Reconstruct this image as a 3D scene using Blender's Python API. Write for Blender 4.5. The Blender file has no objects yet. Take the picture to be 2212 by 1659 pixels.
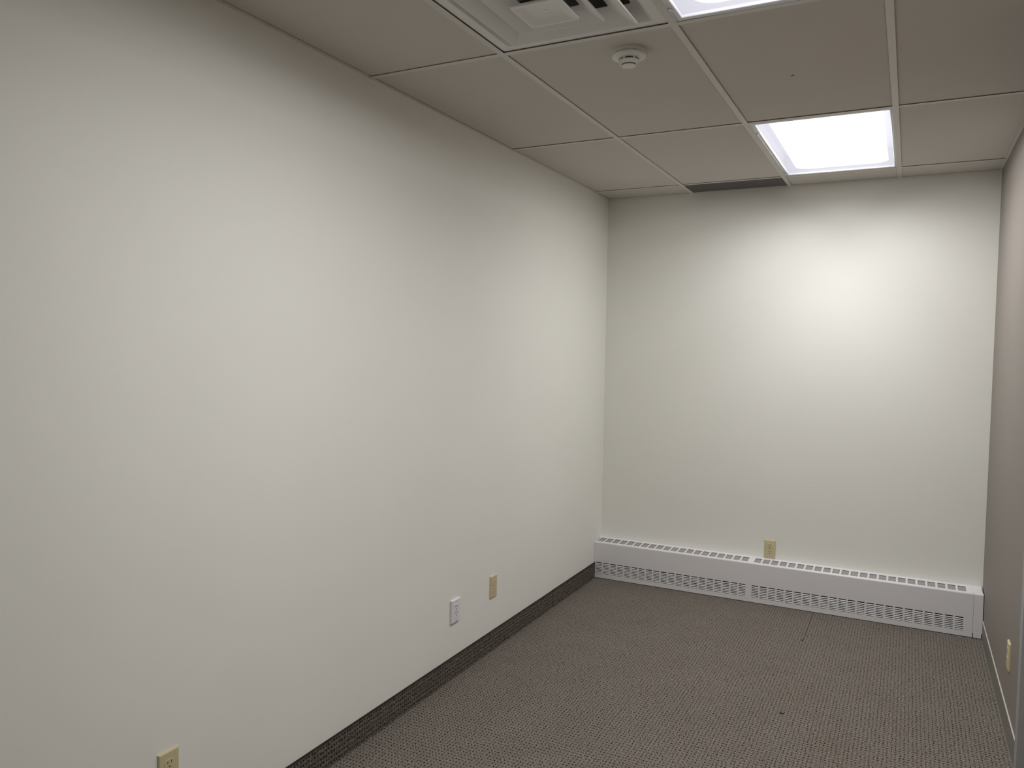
import bpy, bmesh, math, random
import numpy as np
from mathutils import Matrix, Vector

random.seed(7)
rng = np.random.default_rng(11)
SC = bpy.context.scene
COL = SC.collection

# ------------------------------------------------------------------ camera, world, exposure
W, D, H = 2.3067, 5.1063, 2.6083          # room width, back wall, ceiling height (metres)
Y0 = -1.10                                # wall behind the camera
cam_d = bpy.data.cameras.new('camera')
cam = bpy.data.objects.new('camera', cam_d)
COL.objects.link(cam)
SC.camera = cam
yaw, pitch, roll, f_px = 0.47344, -0.0494, 0.0162, 1674.66
fw = Vector((-math.sin(yaw) * math.cos(pitch), math.cos(yaw) * math.cos(pitch), math.sin(pitch)))
r0 = Vector((math.cos(yaw), math.sin(yaw), 0))
u0 = r0.cross(fw)
rt = math.cos(roll) * r0 + math.sin(roll) * u0
up = -math.sin(roll) * r0 + math.cos(roll) * u0
cam.matrix_world = Matrix(((rt.x, up.x, -fw.x, 1.8901), (rt.y, up.y, -fw.y, 0.0),
                           (rt.z, up.z, -fw.z, 1.5907), (0, 0, 0, 1)))
cam_d.sensor_fit = 'HORIZONTAL'
cam_d.sensor_width = 36.0
cam_d.lens = f_px / 2212 * 36.0
cam_d.clip_start = 0.02

world = bpy.data.worlds.new('world')
SC.world = world
world.use_nodes = True
world.node_tree.nodes['Background'].inputs[0].default_value = (0.5, 0.5, 0.5, 1)
world.node_tree.nodes['Background'].inputs[1].default_value = 0.0

SC.view_settings.view_transform = 'Standard'
SC.view_settings.look = 'None'
SC.view_settings.gamma = 1.0
SC.view_settings.use_curve_mapping = False
SC.view_settings.exposure = 0.0

LAMP_W = 52.0            # watts of each troffer's down-light
LAMP_TILT = 27           # degrees, sideways throw of each lamp row
LAMP_SPREAD = 142        # degrees, the prismatic lens' cut-off
LAMP_COL = (1.0, 0.988, 0.978)
TRAY_E = 2.4             # glow of the lamp tray behind the lens
LENS_E = 0.42            # glow of the lens sheet itself


# ------------------------------------------------------------------ materials
def new_mat(name):
    m = bpy.data.materials.new(name)
    m.use_nodes = True
    nt = m.node_tree
    return m, nt, nt.nodes['Principled BSDF']


def N(nt, typ, **kw):
    n = nt.nodes.new(typ)
    for k, v in kw.items():
        setattr(n, k, v)
    return n


def paint(name, col, rough=0.5, bump=0.0, scale=300, var=0.0, spec=0.5, metal=0.0):
    m, nt, b = new_mat(name)
    b.inputs['Base Color'].default_value = (*col, 1)
    b.inputs['Roughness'].default_value = rough
    b.inputs['Specular IOR Level'].default_value = spec
    b.inputs['Metallic'].default_value = metal
    tc = N(nt, 'ShaderNodeTexCoord')
    if bump:
        nz = N(nt, 'ShaderNodeTexNoise')
        nz.inputs['Scale'].default_value = scale
        nz.inputs['Detail'].default_value = 3
        bp = N(nt, 'ShaderNodeBump')
        bp.inputs['Strength'].default_value = bump
        bp.inputs['Distance'].default_value = 0.001
        nt.links.new(tc.outputs['Object'], nz.inputs['Vector'])
        nt.links.new(nz.outputs['Fac'], bp.inputs['Height'])
        nt.links.new(bp.outputs['Normal'], b.inputs['Normal'])
    if var:
        n2 = N(nt, 'ShaderNodeTexNoise')
        n2.inputs['Scale'].default_value = 2.3
        n2.inputs['Detail'].default_value = 4
        rp = N(nt, 'ShaderNodeValToRGB')
        rp.color_ramp.elements[0].position = 0.3
        rp.color_ramp.elements[1].position = 0.7
        rp.color_ramp.elements[0].color = (*[c * (1 - var) for c in col], 1)
        rp.color_ramp.elements[1].color = (*[min(1, c * (1 + var)) for c in col], 1)
        nt.links.new(tc.outputs['Object'], n2.inputs['Vector'])
        nt.links.new(n2.outputs['Fac'], rp.inputs['Fac'])
        nt.links.new(rp.outputs['Color'], b.inputs['Base Color'])
    return m


def carpet(name, lo, hi):
    m, nt, b = new_mat(name)
    b.inputs['Roughness'].default_value = 1.0
    b.inputs['Specular IOR Level'].default_value = 0.1
    tc = N(nt, 'ShaderNodeTexCoord')
    n1 = N(nt, 'ShaderNodeTexNoise')          # yarn speckle
    n1.inputs['Scale'].default_value = 160
    n1.inputs['Detail'].default_value = 4
    n1.inputs['Roughness'].default_value = 0.65
    n2 = N(nt, 'ShaderNodeTexNoise')          # soft tonal patches in the yarn
    n2.inputs['Scale'].default_value = 5
    n2.inputs['Detail'].default_value = 2
    r1 = N(nt, 'ShaderNodeValToRGB')
    e = r1.color_ramp.elements
    e[0].position, e[1].position = 0.32, 0.74
    e[0].color, e[1].color = (*lo, 1), (*hi, 1)
    mid = r1.color_ramp.elements.new(0.55)
    mid.color = (*[(a * 0.5 + c * 0.5) * 0.96 for a, c in zip(lo, hi)], 1)
    mx = N(nt, 'ShaderNodeMixRGB', blend_type='MULTIPLY')
    mx.inputs[0].default_value = 1.0
    r2 = N(nt, 'ShaderNodeValToRGB')
    r2.color_ramp.elements[0].position, r2.color_ramp.elements[1].position = 0.3, 0.7
    r2.color_ramp.elements[0].color = (0.93, 0.92, 0.90, 1)
    r2.color_ramp.elements[1].color = (1.0, 1.0, 1.0, 1)
    nt.links.new(tc.outputs['Object'], n1.inputs['Vector'])
    nt.links.new(tc.outputs['Object'], n2.inputs['Vector'])
    nt.links.new(n1.outputs['Fac'], r1.inputs['Fac'])
    nt.links.new(n2.outputs['Fac'], r2.inputs['Fac'])
    nt.links.new(r1.outputs['Color'], mx.inputs[1])
    nt.links.new(r2.outputs['Color'], mx.inputs[2])
    nt.links.new(mx.outputs['Color'], b.inputs['Base Color'])
    n3 = N(nt, 'ShaderNodeTexNoise')
    n3.inputs['Scale'].default_value = 220
    n3.inputs['Detail'].default_value = 3
    bp = N(nt, 'ShaderNodeBump')
    bp.inputs['Strength'].default_value = 0.8
    bp.inputs['Distance'].default_value = 0.008
    nt.links.new(tc.outputs['Object'], n3.inputs['Vector'])
    nt.links.new(n3.outputs['Fac'], bp.inputs['Height'])
    nt.links.new(bp.outputs['Normal'], b.inputs['Normal'])
    return m


def lens_mat():
    m = bpy.data.materials.new('prismatic_lens')
    m.use_nodes = True
    nt = m.node_tree
    nt.nodes.clear()
    out = N(nt, 'ShaderNodeOutputMaterial')
    add = N(nt, 'ShaderNodeAddShader')
    em = N(nt, 'ShaderNodeEmission')
    tr = N(nt, 'ShaderNodeBsdfTransparent')
    tr.inputs[0].default_value = (0.72, 0.72, 0.72, 1)
    tc = N(nt, 'ShaderNodeTexCoord')
    wa = N(nt, 'ShaderNodeTexWave', bands_direction='DIAGONAL')
    wa.inputs['Scale'].default_value = 55
    rp = N(nt, 'ShaderNodeValToRGB')
    rp.color_ramp.elements[0].color = (0.78, 0.78, 0.90, 1)
    rp.color_ramp.elements[1].color = (0.96, 0.95, 1.0, 1)
    nt.links.new(tc.outputs['Object'], wa.inputs['Vector'])
    nt.links.new(wa.outputs['Fac'], rp.inputs['Fac'])
    nt.links.new(rp.outputs['Color'], em.inputs['Color'])
    em.inputs['Strength'].default_value = LENS_E
    nt.links.new(em.outputs[0], add.inputs[0])
    nt.links.new(tr.outputs[0], add.inputs[1])
    nt.links.new(add.outputs[0], out.inputs['Surface'])
    return m


def glow(name, col, e):
    m = bpy.data.materials.new(name)
    m.use_nodes = True
    nt = m.node_tree
    nt.nodes.clear()
    out = N(nt, 'ShaderNodeOutputMaterial')
    em = N(nt, 'ShaderNodeEmission')
    em.inputs[0].default_value = (*col, 1)
    em.inputs[1].default_value = e
    nt.links.new(em.outputs[0], out.inputs['Surface'])
    return m


M = {
    'wall': paint('wall_paint', (0.86, 0.858, 0.805), 0.55, 0.15, 260, 0.01, 0.35),
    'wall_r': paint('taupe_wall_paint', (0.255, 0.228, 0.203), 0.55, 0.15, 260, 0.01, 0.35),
    'tile': paint('ceiling_tile_board', (0.62, 0.59, 0.55), 0.95, 0.35, 420, 0.012, 0.1),
    'grid': paint('grid_enamel', (0.66, 0.64, 0.60), 0.5),
    'deck': paint('dark_plenum', (0.03, 0.03, 0.03), 0.9),
    'carpet': carpet('loop_carpet', (0.075, 0.066, 0.056), (0.47, 0.418, 0.366)),
    'carpet_b': carpet('base_carpet_shaded', (0.062, 0.052, 0.043), (0.32, 0.275, 0.235)),  # same carpet as the floor, shade of the upright strip put into darker colours
    'pit': paint('backing_pit_shade', (0.012, 0.010, 0.008), 1.0),  # dark backing; on the pit walls it paints in the shade
    'vinyl': paint('vinyl_base', (0.20, 0.195, 0.17), 0.6),
    'caulk': paint('caulk_bead', (0.60, 0.55, 0.50), 0.6),
    'enamel': paint('heater_enamel', (0.80, 0.785, 0.80), 0.35, 0.0),
    'fins': paint('fin_aluminium', (0.33, 0.32, 0.325), 0.6),
    'dark': paint('dark_inside', (0.012, 0.011, 0.010), 0.8),
    'ivory': paint('ivory_plastic', (0.62, 0.545, 0.33), 0.35),
    'ivory_d': paint('ivory_slot', (0.28, 0.23, 0.12), 0.5),
    'white': paint('white_plastic', (0.80, 0.79, 0.81), 0.35),
    'slot': paint('slot_shade', (0.015, 0.012, 0.008), 0.5),
    'troffer': paint('troffer_enamel', (0.74, 0.74, 0.74), 0.4),
    'housing': paint('housing_dimmed', (0.35, 0.35, 0.38), 0.5),  # white inside by nature; greyed so the lens border looks dimmer
    'diff': paint('diffuser_enamel', (0.78, 0.77, 0.75), 0.45),
    'duct': paint('duct_metal', (0.24, 0.24, 0.24), 0.6),
    'detector': paint('detector_plastic', (0.78, 0.765, 0.71), 0.4),
    'grille': paint('return_grille', (0.24, 0.23, 0.225), 0.6, 0.3, 240),
    'frame': paint('door_frame_enamel', (0.33, 0.34, 0.355), 0.5),
    'door': paint('door_veneer', (0.42, 0.30, 0.18), 0.45, 0.1, 80, 0.08),
    'metal': paint('brushed_metal', (0.6, 0.6, 0.6), 0.35, metal=1.0),
    'lens': lens_mat(),
    'tray': glow('lamp_tray_glow', (1.0, 0.985, 1.0), TRAY_E),
}


# ------------------------------------------------------------------ builders
class MB:
    def __init__(self):
        self.v, self.f, self.mi = [], [], []

    def quad(self, a, b, c, d, mi=0):
        n = len(self.v)
        self.v += [a, b, c, d]
        self.f.append((n, n + 1, n + 2, n + 3))
        self.mi.append(mi)
        return self

    def box(self, x0, x1, y0, y1, z0, z1, mi=0):
        n = len(self.v)
        self.v += [(x0, y0, z0), (x1, y0, z0), (x1, y1, z0), (x0, y1, z0),
                   (x0, y0, z1), (x1, y0, z1), (x1, y1, z1), (x0, y1, z1)]
        for q in ((0, 3, 2, 1), (4, 5, 6, 7), (0, 1, 5, 4), (1, 2, 6, 5), (2, 3, 7, 6), (3, 0, 4, 7)):
            self.f.append(tuple(n + i for i in q))
            self.mi.append(mi)
        return self

    def loft(self, rings, close=False, cap0=False, cap1=False, mi=0):
        n0 = len(self.v)
        k = len(rings[0])
        for r in rings:
            self.v += list(r)
        m = len(rings)
        for i in range(m if close else m - 1):
            a, b = n0 + i * k, n0 + ((i + 1) % m) * k
            for j in range(k):
                self.f.append((a + j, a + (j + 1) % k, b + (j + 1) % k, b + j))
                self.mi.append(mi)
        if cap0:
            self.f.append(tuple(n0 + j for j in reversed(range(k))))
            self.mi.append(mi)
        if cap1:
            self.f.append(tuple(n0 + (m - 1) * k + j for j in range(k)))
            self.mi.append(mi)
        return self

    def build(self, name, mats, parent=None, smooth=None, recalc=True):
        me = bpy.data.meshes.new(name)
        me.from_pydata(self.v, [], self.f)
        if not isinstance(mats, (list, tuple)):
            mats = [mats]
        for mm in mats:
            me.materials.append(mm)
        me.polygons.foreach_set('material_index', self.mi)
        if recalc:
            bm = bmesh.new()
            bm.from_mesh(me)
            bmesh.ops.remove_doubles(bm, verts=bm.verts, dist=1e-6)
            bmesh.ops.recalc_face_normals(bm, faces=bm.faces)
            bm.to_mesh(me)
            bm.free()
        if smooth is not None:
            me.polygons.foreach_set('use_smooth', [True] * len(me.polygons))
            me.set_sharp_from_angle(angle=math.radians(smooth))
        me.update()
        o = bpy.data.objects.new(name, me)
        COL.objects.link(o)
        o.parent = parent
        return o


def bevel_obj(o, w, seg=2):
    bm = bmesh.new()
    bm.from_mesh(o.data)
    bmesh.ops.bevel(bm, geom=list(bm.edges), offset=w, segments=seg, affect='EDGES', profile=0.5)
    bm.to_mesh(o.data)
    bm.free()
    return o


def empty(name, loc=(0, 0, 0), rz=0.0, parent=None):
    o = bpy.data.objects.new(name, None)
    o.empty_display_size = 0.05
    o.location = loc
    o.rotation_euler = (0, 0, rz)
    COL.objects.link(o)
    o.parent = parent
    return o


def tag(o, label=None, cat=None, group=None, kind=None):
    if label:
        o['label'] = label
    if cat:
        o['category'] = cat
    if group:
        o['group'] = group
    if kind:
        o['kind'] = kind
    return o


def square(cx, cy, h, z, r=0.0, seg=3, hy=None):
    hy = h if hy is None else hy
    if r <= 0:
        return [(cx - h, cy - hy, z), (cx + h, cy - hy, z), (cx + h, cy + hy, z), (cx - h, cy + hy, z)]
    out = []
    for qx, qy, a0 in ((1, -1, -90), (1, 1, 0), (-1, 1, 90), (-1, -1, 180)):
        for i in range(seg + 1):
            a = math.radians(a0 + 90 * i / seg)
            out.append((cx + qx * (h - r) + r * math.cos(a), cy + qy * (hy - r) + r * math.sin(a), z))
    return out


def circle(cx, cy, r, z, k=40):
    return [(cx + r * math.cos(2 * math.pi * i / k), cy + r * math.sin(2 * math.pi * i / k), z) for i in range(k)]


def pit_sheet(name, us, vs, du, dv, depth, mapf, mats, parent=None, jit=0.0012, groove=None):
    """carpet face: a grid of cells, each with a real pinhole pressed into it"""
    nu, nv = len(us) - 1, len(vs) - 1
    U, V = np.meshgrid(us, vs, indexing='ij')
    pu, pv = us[1] - us[0], vs[1] - vs[0]
    g = np.stack([U, V, np.zeros_like(U)], -1).reshape(-1, 3)
    gi = np.arange((nu + 1) * (nv + 1)).reshape(nu + 1, nv + 1)
    cu = (us[:-1] + us[1:]) / 2
    cv = (vs[:-1] + vs[1:]) / 2
    CU, CV = np.meshgrid(cu, cv, indexing='ij')
    JU = CU + rng.normal(0, jit, CU.shape).clip(-2 * jit, 2 * jit)
    JV = CV + rng.normal(0, jit, CV.shape).clip(-2 * jit, 2 * jit)
    s = rng.uniform(0.55, 1.25, CU.shape)
    A, B = du * s ** 0.6, dv * s ** 0.6
    DP = depth * s
    RT = rng.uniform(-.6, .6, CU.shape)
    if groove is not None:
        gm = groove(CU, CV)
        JU = np.where(gm, CU, JU)
        JV = np.where(gm, CV, JV)
        RT = np.where(gm, 0, RT)
        A = np.where(gm, 0.0016, A)
        B = np.where(gm, pv / 2 * 1.02, B)
        DP = np.where(gm, depth * 1.3, DP)
    n = nu * nv
    ring = []
    for q in (0.0, 1.0):
        sh = 1 + 0.45 * q
        for a, b in ((-1, -1), (1, -1), (1, 1), (-1, 1)):
            th = RT + math.atan2(b, a)
            a, b = np.cos(th) * 1.38, np.sin(th) * 1.38
            ring.append(np.stack([JU + a * A * sh, JV + b * B * (1 + .40 * q if groove is None else np.where(gm, 1.0, 1 + .40 * q)), -DP * q], -1).reshape(-1, 3))
    verts = np.concatenate([g] + ring, 0)
    base = len(g)
    ix = np.arange(n)
    top = [base + k * n + ix for k in range(4)]
    bot = [base + (4 + k) * n + ix for k in range(4)]
    c = [gi[:-1, :-1].ravel(), gi[1:, :-1].ravel(), gi[1:, 1:].ravel(), gi[:-1, 1:].ravel()]
    faces, mi = [], []
    for k in range(4):
        l = (k + 1) % 4
        faces.append(np.stack([c[k], c[l], top[l], top[k]], -1))
        mi.append(np.zeros(n, int))
        faces.append(np.stack([top[k], top[l], bot[l], bot[k]], -1))
        mi.append(np.ones(n, int))  # walls near-black like the backing: shade of the hole put into the colour
    faces.append(np.stack(bot, -1))
    mi.append(np.ones(n, int))
    faces = np.concatenate(faces, 0)
    mi = np.concatenate(mi)
    verts = mapf(verts)
    me = bpy.data.meshes.new(name)
    me.vertices.add(len(verts))
    me.vertices.foreach_set('co', verts.astype(np.float32).ravel())
    me.loops.add(faces.size)
    me.loops.foreach_set('vertex_index', faces.astype(np.int32).ravel())
    me.polygons.add(len(faces))
    me.polygons.foreach_set('loop_start', (np.arange(len(faces)) * 4).astype(np.int32))
    for mm in mats:
        me.materials.append(mm)
    me.polygons.foreach_set('material_index', mi.astype(np.int32))
    me.update(calc_edges=True)
    me.validate()
    o = bpy.data.objects.new(name, me)
    COL.objects.link(o)
    o.parent = parent
    return o


# ------------------------------------------------------------------ room shell
T = 0.12
DECK = H + 0.36
floor = MB().box(-T, W + T, Y0 - T, D + T, -0.12, -0.014).build('floor', M['deck'])
tag(floor, 'grey brown loop pile carpet with dark pinholes covering the floor', kind='structure')
SEAM_X = 1.4257
nu = int(round(W / 0.0152))
us = SEAM_X + 0.0152 * (np.arange(-100, 70) - 0.5)
us = us[(us > -0.0152) & (us < W + 0.0152)]
vs = 2.15 + 0.0200 * np.arange(0, 148)
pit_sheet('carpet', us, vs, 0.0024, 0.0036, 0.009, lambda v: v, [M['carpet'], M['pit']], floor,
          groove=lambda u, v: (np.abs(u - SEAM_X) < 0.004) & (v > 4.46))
MB().quad((0, Y0, 0), (W, Y0, 0), (W, 2.15, 0), (0, 2.15, 0)).build('carpet', M['carpet'], floor)
for (bx, by, bl, bw) in ((1.4195, 4.462, 0.008, 0.006), (1.352, 3.905, 0.004, 0.005), (1.447, 3.507, 0.012, 0.004)):
    mb = MB()                                   # snags in the carpet: small frayed dark tufts
    r1 = [(bx + bl * math.cos(a) * random.uniform(.8, 1.2), by + bw * math.sin(a) * random.uniform(.8, 1.2), 0.0005)
          for a in [i * math.pi / 5 for i in range(10)]]
    r2 = [(bx + bl * .4 * math.cos(a), by + bw * .5 * math.sin(a), 0.0030) for a in [i * math.pi / 5 for i in range(10)]]
    mb.loft([r1, r2], cap1=True).build('carpet_snag', M['pit'], floor)

wl = MB().box(-T, 0, Y0 - T, D + T, 0, DECK).build('wall_left', M['wall'])
tag(wl, 'long off white painted wall on the left', kind='structure')
wb = MB().box(0, W, D, D + T, 0, DECK).build('wall_back', M['wall'])
tag(wb, 'off white painted end wall above the heater', kind='structure')
wf = MB().box(0, W, Y0 - T, Y0, 0, DECK).build('wall_front', M['wall'])
tag(wf, 'off white painted wall behind the viewer', kind='structure')
DY0, DY1, DZ = 2.56, 3.436, 2.08
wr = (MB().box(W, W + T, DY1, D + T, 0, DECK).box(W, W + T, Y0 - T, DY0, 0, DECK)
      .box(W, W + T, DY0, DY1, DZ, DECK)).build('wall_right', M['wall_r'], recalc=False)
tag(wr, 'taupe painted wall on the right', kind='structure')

# door in the right wall: only the edge of its frame is in view
door = empty('door_1', (W, (DY0 + DY1) / 2, 0))
tag(door, 'grey painted steel door frame at the right edge', kind='structure')
yc = (DY0 + DY1) / 2
fr = MB()
for s, y in ((1, DY1), (-1, DY0)):
    a, b = (y, y + s * 0.05)
    fr.box(-0.004, T + .01, min(a, y - s * .018) - yc, max(a, y - s * .018) - yc, 0, DZ)
    fr.box(-0.004, 0.0, min(a, b) - yc, max(a, b) - yc, 0, DZ + .05)
fr.box(-0.004, 0.0, DY0 - yc, DY1 - yc, DZ, DZ + .05)
fr.box(-0.004, T + .01, DY0 - yc, DY1 - yc, DZ - .018, DZ)
fr.build('door_frame', M['frame'], door, recalc=False)
lf = MB().box(0.045, 0.09, DY0 + .02 - yc, DY1 - .02 - yc, 0.008, DZ - .02).build('door_leaf', M['door'], door)
MB().loft([[(0.045 - d, -0.36 + r * math.cos(a), 1.0 + r * math.sin(a)) for a in [i * math.pi / 8 for i in range(16)]]
           for d, r in ((0, .03), (.008, .03), (.009, .012), (.035, .012), (.04, .026), (.06, .026), (.066, .015))],
          cap1=True).build('door_knob', M['metal'], lf, 40)

# skirting
BH = 0.105


def base_strip(name, y0, y1, z_off, parent):
    ny = int((y1 - y0) / 0.0152)
    vs_ = np.linspace(0.003, BH - 0.003, 6)
    us_ = np.linspace(y0, y1, ny + 1)

    def mp(v):                                   # u runs along the wall, v up, relief into the wall
        return np.stack([0.0095 + z_off + v[:, 2], v[:, 0], v[:, 1]], -1)
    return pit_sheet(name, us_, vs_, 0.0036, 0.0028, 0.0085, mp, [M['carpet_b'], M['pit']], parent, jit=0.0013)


bl = MB().box(0.0002, 0.0030, Y0, D - .14, 0, BH - .004).build('baseboard_left', M['pit'])
tag(bl, 'grey brown carpet strip with shade in its colour along the foot of the left wall', kind='structure')
base_strip('base_strip', 0.9, 4.262, 0.0, bl)
base_strip('base_strip', 4.265, 4.968, 0.0008, bl)
MB().box(0.0003, 0.0098, 0.9, 4.262, BH - .003, BH - .0005).build('bound_edge', M['pit'], bl)
MB().box(0.0003, 0.0104, 4.265, 4.968, BH - .003, BH + .0005).build('bound_edge', M['pit'], bl)
brt = MB().box(W - .004, W - .0002, 3.487, 4.985, 0, BH - .004).build('baseboard_right', M['vinyl'])
tag(brt, 'dark vinyl strip with a pale top edge along the right wall', kind='structure')
MB().box(W - .0050, W - .0003, 3.487, 4.985, BH - .004, BH - .0015).build('top_edge', M['caulk'], brt)
MB().box(W - .006, W - .0002, Y0, 2.508, 0, BH).build('vinyl_strip', M['vinyl'], brt)

# ------------------------------------------------------------------ suspended ceiling
ceil = MB().box(-T, W + T, Y0 - T, D + T, DECK, DECK + .1).build('ceiling', M['deck'])
tag(ceil, 'suspended ceiling of large pale tiles in a metal grid', kind='structure')
L = [0.5914, 1.2010, 1.8106]                    # right edges of the three long grid bars
PY = 1.1961
ROW = [2.4316 - 3 * PY, 2.4316 - 2 * PY, 2.4316 - PY, 2.4316, 2.4316 + PY, 2.4316 + 2 * PY]   # near edges of cross bars
BW, GAP = 0.024, 0.0036


def tee_x(x0, x1, y, z):
    return (MB().box(x0, x1, y, y + BW, z, z + .0009)
            .box(x0, x1, y + BW / 2 - .001, y + BW / 2 + .001, z + .0009, z + .036))


for x in L:
    (MB().box(x - BW, x, Y0, D, H, H + .0009).box(x - BW / 2 - .001, x - BW / 2 + .001, Y0, D, H + .0009, H + .036)
     ).build('grid_bar', M['grid'], ceil, recalc=False)
segs = [(0.0, L[0] - BW), (L[0], L[1] - BW), (L[1], L[2] - BW), (L[2], W)]
for y in ROW[1:]:
    for x0, x1 in segs:
        tee_x(x0, x1, y, H + 0.0002).build('grid_bar', M['grid'], ceil, recalc=False)
DIFF_Y0 = 2.4316 - 0.6096
tee_x(L[0], L[1] - BW, DIFF_Y0, H + .0002).build('grid_bar', M['grid'], ceil, recalc=False)
MB().box(0.0, 0.016, Y0, D - .27, H + .0012, H + .0021).box(0, .0012, Y0, D - .27, H + .002, H + .022).build('wall_angle', M['grid'], ceil, recalc=False)
MB().box(W - .012, W, Y0, D, H + .0012, H + .0021).build('wall_angle', M['grid'], ceil, recalc=False)

cols = [(0.004, L[0] - BW + .009), (L[0] - .009, L[1] - BW + .009), (L[1] - .009, L[2] - BW + .009), (L[2] - .009, W - .004)]
ends = [Y0] + ROW[1:] + [D]
for ri in range(len(ends) - 1):
    y0 = ends[ri] + (BW - .009 if ri else .004)
    last = ri == len(ends) - 2
    y1 = ends[ri + 1] + (.009 if not last else -.009)
    for ci, (x0, x1) in enumerate(cols):
        yy0, yy1 = y0, y1
        if ri in (2, 4) and ci == 2:
            continue                             # troffers
        if ri == 2 and ci == 1:
            yy1 = DIFF_Y0 + .009                 # diffuser takes the far half of this bay
        if last and ci == 1:
            continue                             # return grille
        dz = random.uniform(-.0006, .0008)
        if last and ci == 0:
            x0 = 0.010
        t_ = MB().box(x0, x1, yy0, yy1, H + GAP + dz, H + GAP + dz + .015)
        t_.build('ceiling_tile', M['tile'], ceil)
nick = MB()
for (cx, cy, a, b) in ((1.4627, 3.083, .007, .0045),):
    nick.loft([[(cx + a * s * math.cos(t), cy + b * s * math.sin(t) * (1 + .3 * math.cos(2 * t)), H + GAP - .0008 - dzz)
                for t in [i * math.pi / 5 for i in range(10)]] for s, dzz in ((1.0, 0), (.5, .0012))], cap1=True)
nick.build('tile_nick', M['grille'], ceil)


# ------------------------------------------------------------------ ceiling lights
def troffer(x0, x1, y0, y1, lens, label, k):
    """bay opening x0..x1, y0..y1; lens = visible lens rectangle"""
    cx, cy = (x0 + x1) / 2, (y0 + y1) / 2
    t = empty('ceiling_light', (cx, cy, H))
    tag(t, label, 'ceiling light', 'fluorescent ceiling lights')
    X0, X1, Y0_, Y1_ = x0 - cx, x1 - cx, y0 - cy, y1 - cy
    lx0, lx1, ly0, ly1 = lens[0] - cx, lens[1] - cx, lens[2] - cy, lens[3] - cy
    g = .008
    hb = MB()
    hb.box(X0 - g, X0 - g + .001, Y0_ - g, Y1_ + g, .0045, .11)
    hb.box(X1 + g - .001, X1 + g, Y0_ - g, Y1_ + g, .0045, .11)
    hb.box(X0 - g, X1 + g, Y0_ - g, Y0_ - g + .001, .0045, .11)
    hb.box(X0 - g, X1 + g, Y1_ + g - .001, Y1_ + g, .0045, .11)
    hb.box(X0 - g, X1 + g, Y0_ - g, Y1_ + g, .109, .11)
    hb.build('housing', M['housing'], t, recalc=False)
    # flange rim against the grid, then a dark joint, then the hinged lens frame
    e0 = .0055
    rim = MB()
    rim.box(X0 - .004, X0 + e0, Y0_, Y1_ - .003, .0012, .004)
    rim.box(X1 - e0 * .6, X1 + .004, Y0_, Y1_, .0012, .004)
    rim.build('flange', M['troffer'], t, recalc=False)
    j = .0022
    ox0, ox1, oy0, oy1 = X0 + e0 + j, X1 - e0 * .6 - .0012, Y0_ + .002, Y1_ - .0035

    def ring(a0, a1, b0, b1, z):
        return [(a0, b0, z), (a1, b0, z), (a1, b1, z), (a0, b1, z)]
    fr_ = MB().loft([ring(ox0, ox1, oy0, oy1, .012), ring(ox0, ox1, oy0, oy1, .0025),
                     ring(ox0 + .002, ox1 - .002, oy0 + .002, oy1 - .002, .0008),
                     ring(lx0 - .002, lx1 + .002, ly0 - .002, ly1 + .002, .0012),
                     ring(lx0, lx1, ly0, ly1, .0030), ring(lx0, lx1, ly0, ly1, .012)])
    df = fr_.build('lens_frame', M['troffer'], t)
    for yy in (Y0_ + .18, Y1_ - .10):
        la = MB().box(X0 + .003, X0 + e0 + j + .006, yy - .007, yy + .007, -.0025, .002)
        la.build('latch', M['metal'], df)
    MB().box(lx0 - .004, lx1 + .004, ly0 - .004, ly1 + .004, .0040, .0065).build('lens', M['lens'], t)
    ix0, ix1, iy0, iy1 = lx0 + .045, lx1 - .030, ly0 + .02, ly1 + .0
    mx_, my_ = (ix0 + ix1) / 2, (iy0 + iy1) / 2
    rr_ = square(mx_, my_, (ix1 - ix0) / 2, .030, .07, 6, (iy1 - iy0) / 2)
    rr2 = square(mx_, my_, (ix1 - ix0) / 2, .034, .07, 6, (iy1 - iy0) / 2)
    MB().loft([rr_, rr2], cap0=True, cap1=True).build('lamp_tray', M['tray'], t)
    for sg in (-1, 0, 1):                        # three lamp rows, the outer ones throwing to their own side
        ld = bpy.data.lights.new('troffer_lamp', 'AREA')
        ld.shape = 'RECTANGLE'
        ld.size = .07
        ld.size_y = ly1 - ly0 - .34
        ld.energy = LAMP_W * k * (.32 if sg else .36)
        ld.color = LAMP_COL
        ld.spread = math.radians(LAMP_SPREAD + (0 if sg else 14))
        lo = bpy.data.objects.new('troffer_lamp', ld)
        COL.objects.link(lo)
        lo.parent = t
        lo.location = ((lx0 + lx1) / 2 + sg * .13, (ly0 + ly1) / 2, .0205)
        lo.rotation_euler = (0, -sg * math.radians(LAMP_TILT), 0)
    return t


troffer(L[1], L[2] - BW, ROW[4] + BW, ROW[5], (1.2227, 1.7757, 3.679, 4.806),
        'lit ceiling light panel nearest the end wall', 0.86)
troffer(L[1], L[2] - BW, ROW[2] + BW, ROW[3], (1.2240, 1.7757, 1.262, 2.412),
        'lit ceiling light cut off by the top edge beside the air diffuser', 1.06)

# ------------------------------------------------------------------ air diffuser
dcx, dcy = (L[0] + L[1] - BW) / 2, 2.4316 - 0.2925
di = empty('air_diffuser', (dcx, dcy, H))
tag(di, 'white square louvred air diffuser set into the ceiling grid', 'air diffuser')


def sq_loft(mb, prof, r0=0.006):
    return mb.loft([square(0, 0, h, z, min(r0, h * .2)) for h, z in prof], close=True)


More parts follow.
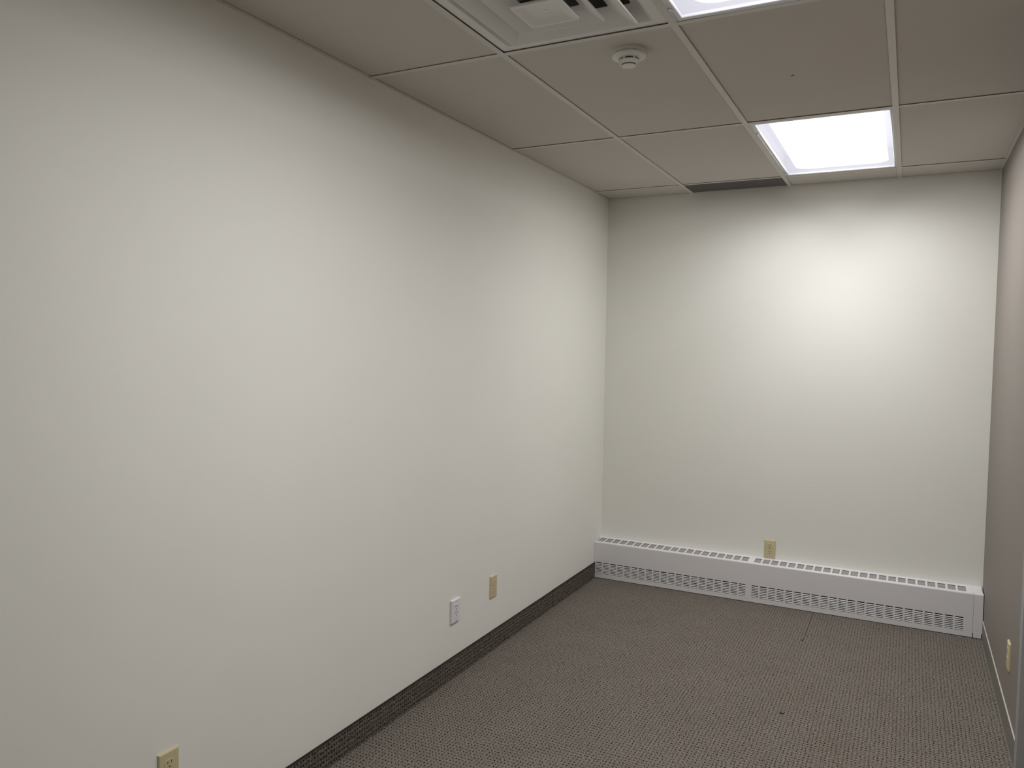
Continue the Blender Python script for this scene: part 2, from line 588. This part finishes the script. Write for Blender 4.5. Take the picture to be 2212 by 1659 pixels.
f_ = sq_loft(MB(), [(.2905, .0042), (.262, .0042), (.257, .0030), (.252, .006), (.226, .034), (.200, .044),
                    (.200, .0455), (.228, .0360), (.2905, .0075)], .008)
f_.build('frame', M['diff'], di, 35)
sq_loft(MB(), [(.2195, -.0135), (.2165, -.0160), (.2120, -.0145), (.156, .019), (.146, .024),
               (.146, .0255), (.158, .0208), (.2150, -.0120)], .008).build('outer_louvre', M['diff'], di, 35)
sq_loft(MB(), [(.1415, -.0190), (.1385, -.0215), (.1340, -.0200), (.089, .010), (.080, .014),
               (.080, .0155), (.091, .0118), (.1370, -.0175)], .008).build('inner_louvre', M['diff'], di, 35)
pl = MB().loft([square(0, 0, h, z, min(.009, h * .3)) for h, z in
                ((.070, -.018), (.0795, -.021), (.0815, -.0255), (.0795, -.0290), (.075, -.0290), (.068, -.0275),
                 (.020, -.0070), (.013, -.0070))], cap0=True, cap1=True)
pl_o = pl.build('centre_plate', M['diff'], di, 25)
MB().loft([circle(0, 0, r, z, 16) for r, z in ((.015, -.005), (.015, -.0095), (.012, -.011), (.004, -.011), (.003, -.0095))],
          cap1=True).build('screw_boss', M['diff'], pl_o, 35)
MB().loft([circle(0, 0, .004, z, 10) for z in (-.02, .10)], cap0=True, cap1=True).build('centre_rod', M['metal'], di, 40)
for a, b in ((1, 0), (-1, 0), (0, 1), (0, -1)):
    MB().box(min(.03 * a, .14 * a) - .004 * abs(b), max(.03 * a, .14 * a) + .004 * abs(b),
             min(.03 * b, .14 * b) - .004 * abs(a), max(.03 * b, .14 * b) + .004 * abs(a), .0265, .0285).build('support_strap', M['duct'], di)
dn = MB()
dn.loft([square(0, 0, .205, .0460), square(0, 0, .20, .10), square(0, 0, .16, .30)], cap1=True)
dn.build('duct_neck', M['duct'], di)

# ------------------------------------------------------------------ smoke detector
sx, sy = 0.990, 2.600
sd = empty('smoke_detector', (sx, sy, H + GAP))
tag(sd, 'round off white smoke detector on the ceiling tile beside the diffuser', 'smoke detector')
MB().loft([circle(0, 0, r, z) for r, z in ((.0545, .0), (.0550, -.002), (.0550, -.0105), (.0535, -.012), (.047, -.0125))],
          cap0=True, cap1=True).build('mounting_base', M['detector'], sd, 30)
hd = MB().loft([circle(0, 0, r, z) for r, z in ((.048, -.0125), (.0565, -.0145), (.0585, -.018), (.0580, -.0215), (.0550, -.0245),
                                                (.0370, -.0285), (.0350, -.0290))], cap0=True, cap1=True)
hd_o = hd.build('head', M['detector'], sd, 30)
# sensing chamber: cap carried on eight ribs with open slots between
MB().loft([circle(0, 0, .0270, z) for z in (-.0285, -.037)], cap1=True).build('chamber_mesh', M['dark'], sd, 30)
MB().loft([circle(0, 0, r, z) for r, z in ((.0350, -.0350), (.0335, -.0430), (.0305, -.0470), (.0260, -.0478))],
          cap0=True, cap1=True).build('chamber_cap', M['detector'], sd, 30)
for i in range(6):
    a = math.radians(20 + 60 * i)
    rb = MB()
    rb.loft([[(r * math.cos(a + t), r * math.sin(a + t), z) for r, t in ((.0345, -.07), (.0345, .07), (.028, .07), (.028, -.07))]
             for z in (-.028, -.0365)], cap0=True, cap1=True)
    rb.build('rib', M['detector'], sd)
MB().loft([circle(0, 0, r, z) for r, z in ((.0245, -.0470), (.0245, -.0508))]).build('vent_slot', M['dark'], sd, 30)
MB().loft([circle(0, 0, r, z) for r, z in ((.0250, -.0508), (.0243, -.0525), (.0190, -.0535))],
          cap0=True, cap1=True).build('bottom_button', M['detector'], sd, 30)

# ------------------------------------------------------------------ return air grille
gx0, gx1, gy0, gy1 = L[0] + .006, L[1] - BW - .001, ROW[5] + BW + .001, D - .016
gr = empty('return_air_grille', ((gx0 + gx1) / 2, (gy0 + gy1) / 2, H))
tag(gr, 'dark grey perforated return air grille against the end wall', 'air grille')
hx, hy = (gx1 - gx0) / 2, (gy1 - gy0) / 2
eg = MB()
nx, ny = 84, 36
for i in range(nx + 1):
    x = -hx + 2 * hx * i / nx
    eg.box(x - .0008, x + .0008, -hy, hy, .0012, .004)
for k in range(ny + 1):
    y = -hy + 2 * hy * k / ny
    eg.box(-hx, hx, y - .0008, y + .0008, .0012, .004)
eg_o = eg.build('eggcrate_core', M['grille'], gr, recalc=False)
eg_o['kind'] = 'stuff'
MB().box(-hx, hx, -hy, hy, .0055, .008).build('filter_pad', M['grille'], gr)

# ------------------------------------------------------------------ baseboard heater
FY, FT = 4.9750, 4.9520           # front face; the top's front edge stands a little further out in the room
ht = empty('baseboard_heater', (0, FY, 0))
tag(ht, 'long white metal baseboard heater with louvre slots along the end wall', 'heater')
HX1, EX0, EX1 = 2.2562, 2.2573, 2.3030
ZT, ZB = 0.2540, 0.0040
GX, GWD, GP = [], 0.0400, 0.0506
GX += [(0.0176 + GP * k, 0.0176 + GP * k + GWD) for k in range(20)]
GX = [(0.0015, 0.0095)] + GX
GX2 = [(1.0575 + GP * k, 1.0575 + GP * k + GWD) for k in range(23)]
groups = GX + GX2
SZ0, SZ1 = 0.0340, 0.1110         # height range of the louvre windows


def local(mb):
    mb.v = [(x, y - FY, z) for x, y, z in mb.v]
    return mb


def slope(mb):                    # the top falls gently from the wall to the nose
    mb.v = [(x, y, z + max(0.0, y - TY0) * .070) for x, y, z in mb.v]
    return mb


TY0, TY1 = FY + .011, D - .0006
# front panel, cut around every louvre window
fp = MB()
xs = [0.001] + [q for g in groups for q in g] + [HX1]
fp.box(0.001, HX1, FY, FY + .0012, ZB, SZ0)
fp.box(0.001, HX1, FY, FY + .0012, SZ1, ZT - .020)
for i in range(0, len(xs), 2):
    if xs[i + 1] > xs[i]:
        fp.box(xs[i], xs[i + 1], FY, FY + .0012, SZ0, SZ1)
# rounded nose up to the top sheet
prof = [(FY, ZT - .020)]
for i in range(0, 9):
    a = math.pi * i / 16
    prof.append((FY + .011 - .011 * math.cos(a), ZT - .011 + .011 * math.sin(a)))


def nose(mb, x0, x1):
    for (ya, za), (yb, zb) in zip(prof[:-1], prof[1:]):
        mb.quad((x0, ya, za), (x1, ya, za), (x1, yb, zb), (x0, yb, zb))
    return mb


nose(fp, 0.001, HX1)
local(fp).build('front_panel', M['enamel'], ht, 35, recalc=False)
# top sheet with its row of openings
TY0, TY1 = FY + .011, D - .0006
cy0, cy1 = 4.990, 5.072
top = MB()
tcells = [(0.0050, 0.0110)] + [(0.0195 + .0508 * k, 0.0195 + .0508 * k + .0400) for k in range(20)] + \
         [(1.0625 + .0508 * k, 1.0625 + .0508 * k + .0400) for k in range(23)]
tx = [0.001] + [q for g in tcells for q in g] + [HX1]
top.box(0.001, HX1, TY0, cy0, ZT - .0012, ZT)
top.box(0.001, HX1, cy1, TY1, ZT - .0012, ZT)
for i in range(0, len(tx), 2):
    top.box(tx[i], tx[i + 1], cy0, cy1, ZT - .0012, ZT)
slope(top)
local(top).build('top_grille', M['enamel'], ht, recalc=False)
# louvre blades: one pressed panel per window
for gi_, (a, b) in enumerate(groups):
    lv = MB()
    for r in range(7):
        zc = SZ1 - .0103 * (r + 1) + .0012
        lv.quad((a, FY - .0002, zc - .0024), (b, FY - .0002, zc - .0024), (b, FY + .0034, zc + .0024), (a, FY + .0034, zc + .0024))
        lv.quad((a, FY + .0034, zc + .0024), (b, FY + .0034, zc + .0024), (b, FY + .0030, zc + .0012), (a, FY + .0030, zc + .0012))
        lv.quad((a, FY + .0030, zc + .0012), (b, FY + .0030, zc + .0012), (b, FY + .0004, zc - .0026), (a, FY + .0004, zc - .0026))
    local(lv).build('louvre', M['enamel'], ht)
# dark inside: back pan, and the finned element seen through the top
local(MB().box(0.001, HX1, FY + .012, FY + .014, .004, .200)).build('inner_baffle', M['dark'], ht)
el = MB()
bumps = {1, 6, 10, 11, 18, 22, 30, 32}
n_el = 180
for i in range(n_el):
    x0, x1 = .002 + (HX1 - .004) * i / n_el, .002 + (HX1 - .004) * (i + 1) / n_el
    xm = (x0 + x1) / 2
    yb = D - .004
    for k in bumps:
        c0, c1 = tcells[k]
        if c0 - .002 < xm < c1 + .002:
            u = (xm - c0) / (c1 - c0)
            yb = D - .012 - .022 * max(0.0, math.sin(math.pi * min(1, max(0, u))))
    el.quad((x0, FY + .009, .2495), (x1, FY + .009, .2495), (x1, yb, .2585), (x0, yb, .2585))
local(el).build('fin_element', M['fins'], ht)
local(MB().box(.002, HX1, FY + .016, D - .002, .20, .202)).build('inner_shelf', M['dark'], ht)
# separate end cover by the right wall
ec = MB()
ec.box(EX0, EX1, FY - .0006, FY + .0006, .030, ZT - .020)
ec.box(EX0 + .003, EX1 - .004, FY - .0006, FY + .0006, ZB, .030)
nose(ec, EX0, EX1)
ec.v = [(x, y - (.0006 if y < FY + .011 else 0), z + .0006 * (z > ZT - .02)) for x, y, z in ec.v]
et = slope(MB().box(EX0 - .001, EX1 - .003, TY0 - .0006, TY1, ZT - .0006, ZT + .0008))
n_ = len(ec.v)
ec.v += et.v
ec.f += [tuple(i + n_ for i in q) for q in et.f]
ec.mi += et.mi
local(ec).build('end_cover', M['enamel'], ht, 35, recalc=False)
local(MB().box(HX1 - .004, EX1 - .002, FY + .0016, FY + .003, ZB, ZT - .012)).build('joint_backing', M['dark'], ht)


# ------------------------------------------------------------------ wall plates
def plate_mesh(w, h, d, name, mat, parent):
    """rounded cover plate in the local x (across) / z (up) plane, front towards -y"""
    mb = MB().loft([[(x, -yy, z) for x, z in ((-w / 2 + i, -h / 2 + i), (w / 2 - i, -h / 2 + i), (w / 2 - i, h / 2 - i), (-w / 2 + i, h / 2 - i))]
                    for yy, i in ((0.0, 0), (d * .45, 0), (d * .85, .0018), (d, .0040))], cap0=True, cap1=True)
    return mb.build(name, mat, parent, 25)


def dshape(cx, cz, r, cut, d0, d1, k=28):
    pts = []
    for i in range(k):
        a = 2 * math.pi * i / k
        pts.append((cx + r * math.cos(a), max(-cut, min(cut, r * math.sin(a))) + cz))
    return [[(x, -d0, z) for x, z in pts], [(x, -d1, z) for x, z in pts],
            [(cx + (x - cx) * .94, -d1 - .0006, cz + (z - cz) * .94) for x, z in pts]]


def slot_set(cx, cz, d, parent, mat, sc=1.0):  # no openings cut: dark pieces on the face paint the shade inside
    for dx, h in ((-.0064, .0036), (.0064, .0044)):
        MB().box(cx + dx - .0012 * sc, cx + dx + .0012 * sc, -d - .0003, -d + .001, cz + .0055 - h, cz + .0055 + h).build('blade_slot', mat, parent)
    MB().loft([[(cx + .0026 * sc * math.cos(a), -d - q, cz - .0075 + min(.0026 * sc * math.sin(a), .0016)) for a in [i * math.pi / 7 for i in range(14)]]
               for q in (-.001, .0003)], cap0=True, cap1=True).build('ground_hole', mat, parent)


def duplex(loc, rz, label, mat, slot_mat, d=.0065):
    o = empty('wall_outlet', loc, rz)
    tag(o, label, 'outlet', 'wall outlets')
    p = plate_mesh(.0705, .1143, d, 'cover_plate', mat, o)
    for s in (1, -1):
        r = MB().loft(dshape(0, s * .0195, .0172, .0143, d - .002, d + .0006), cap1=True).build('receptacle', mat, o, 30)
        slot_set(0, s * .0195, d + .0012, r, slot_mat)
    MB().loft([[(rr * math.cos(a), -d - q, rr * math.sin(a)) for a in [i * math.pi / 8 for i in range(16)]]
               for rr, q in ((.0032, 0), (.0030, .0009), (.0015, .0012))], cap1=True).build('screw', M['metal'] if slot_mat is M['slot'] else slot_mat, p, 40)
    return o


RZL, RZR = math.radians(90), math.radians(-90)          # plate fronts facing +x (left wall) and -x (right wall)
duplex((1.1405, D, .3235), 0, 'ivory duplex outlet on the end wall just above the heater', M['ivory'], M['slot'])
duplex((0, 1.517, .3350), RZL, 'ivory duplex outlet cut off by the bottom edge on the left wall', M['ivory'], M['slot'], .008)
duplex((0, 3.507, .3380), RZL, 'ivory outlet on the left wall beside the white plate', M['ivory'], M['ivory_d'], .0075)
duplex((W, 3.790, .3300), RZR, 'ivory outlet plate seen edge on on the taupe right wall', M['ivory'], M['slot'], .0075)

wp = empty('wall_outlet', (0, 3.1235, .3255), RZL)
tag(wp, 'white outlet plate with screws top and bottom on the left wall', 'outlet', 'wall outlets')
wpl = plate_mesh(.0760, .1120, .0095, 'cover_plate', M['white'], wp)
for o_ in wp.children:
    o_.location.y = -.0015
MB().box(-.026, .026, -.0015, -.0, -.045, .047).build('wall_box_lip', M['dark'], wp)
ins = bevel_obj(MB().box(-.0165, .0165, -.0122, -.009, -.0335, .0335).build('receptacle', M['white'], wp), .0006, 1)
for s in (.0165, -.0135):
    slot_set(.0, s, .0122, ins, M['slot'], 1.35)
for s in (.0440, -.0440):
    MB().loft([[(rr * math.cos(a), -.011 - q, s + rr * math.sin(a)) for a in [i * math.pi / 8 for i in range(16)]]
               for rr, q in ((.0034, 0), (.0030, .0009), (.0012, .0005))], cap1=True).build('screw', M['metal'], wp, 40)
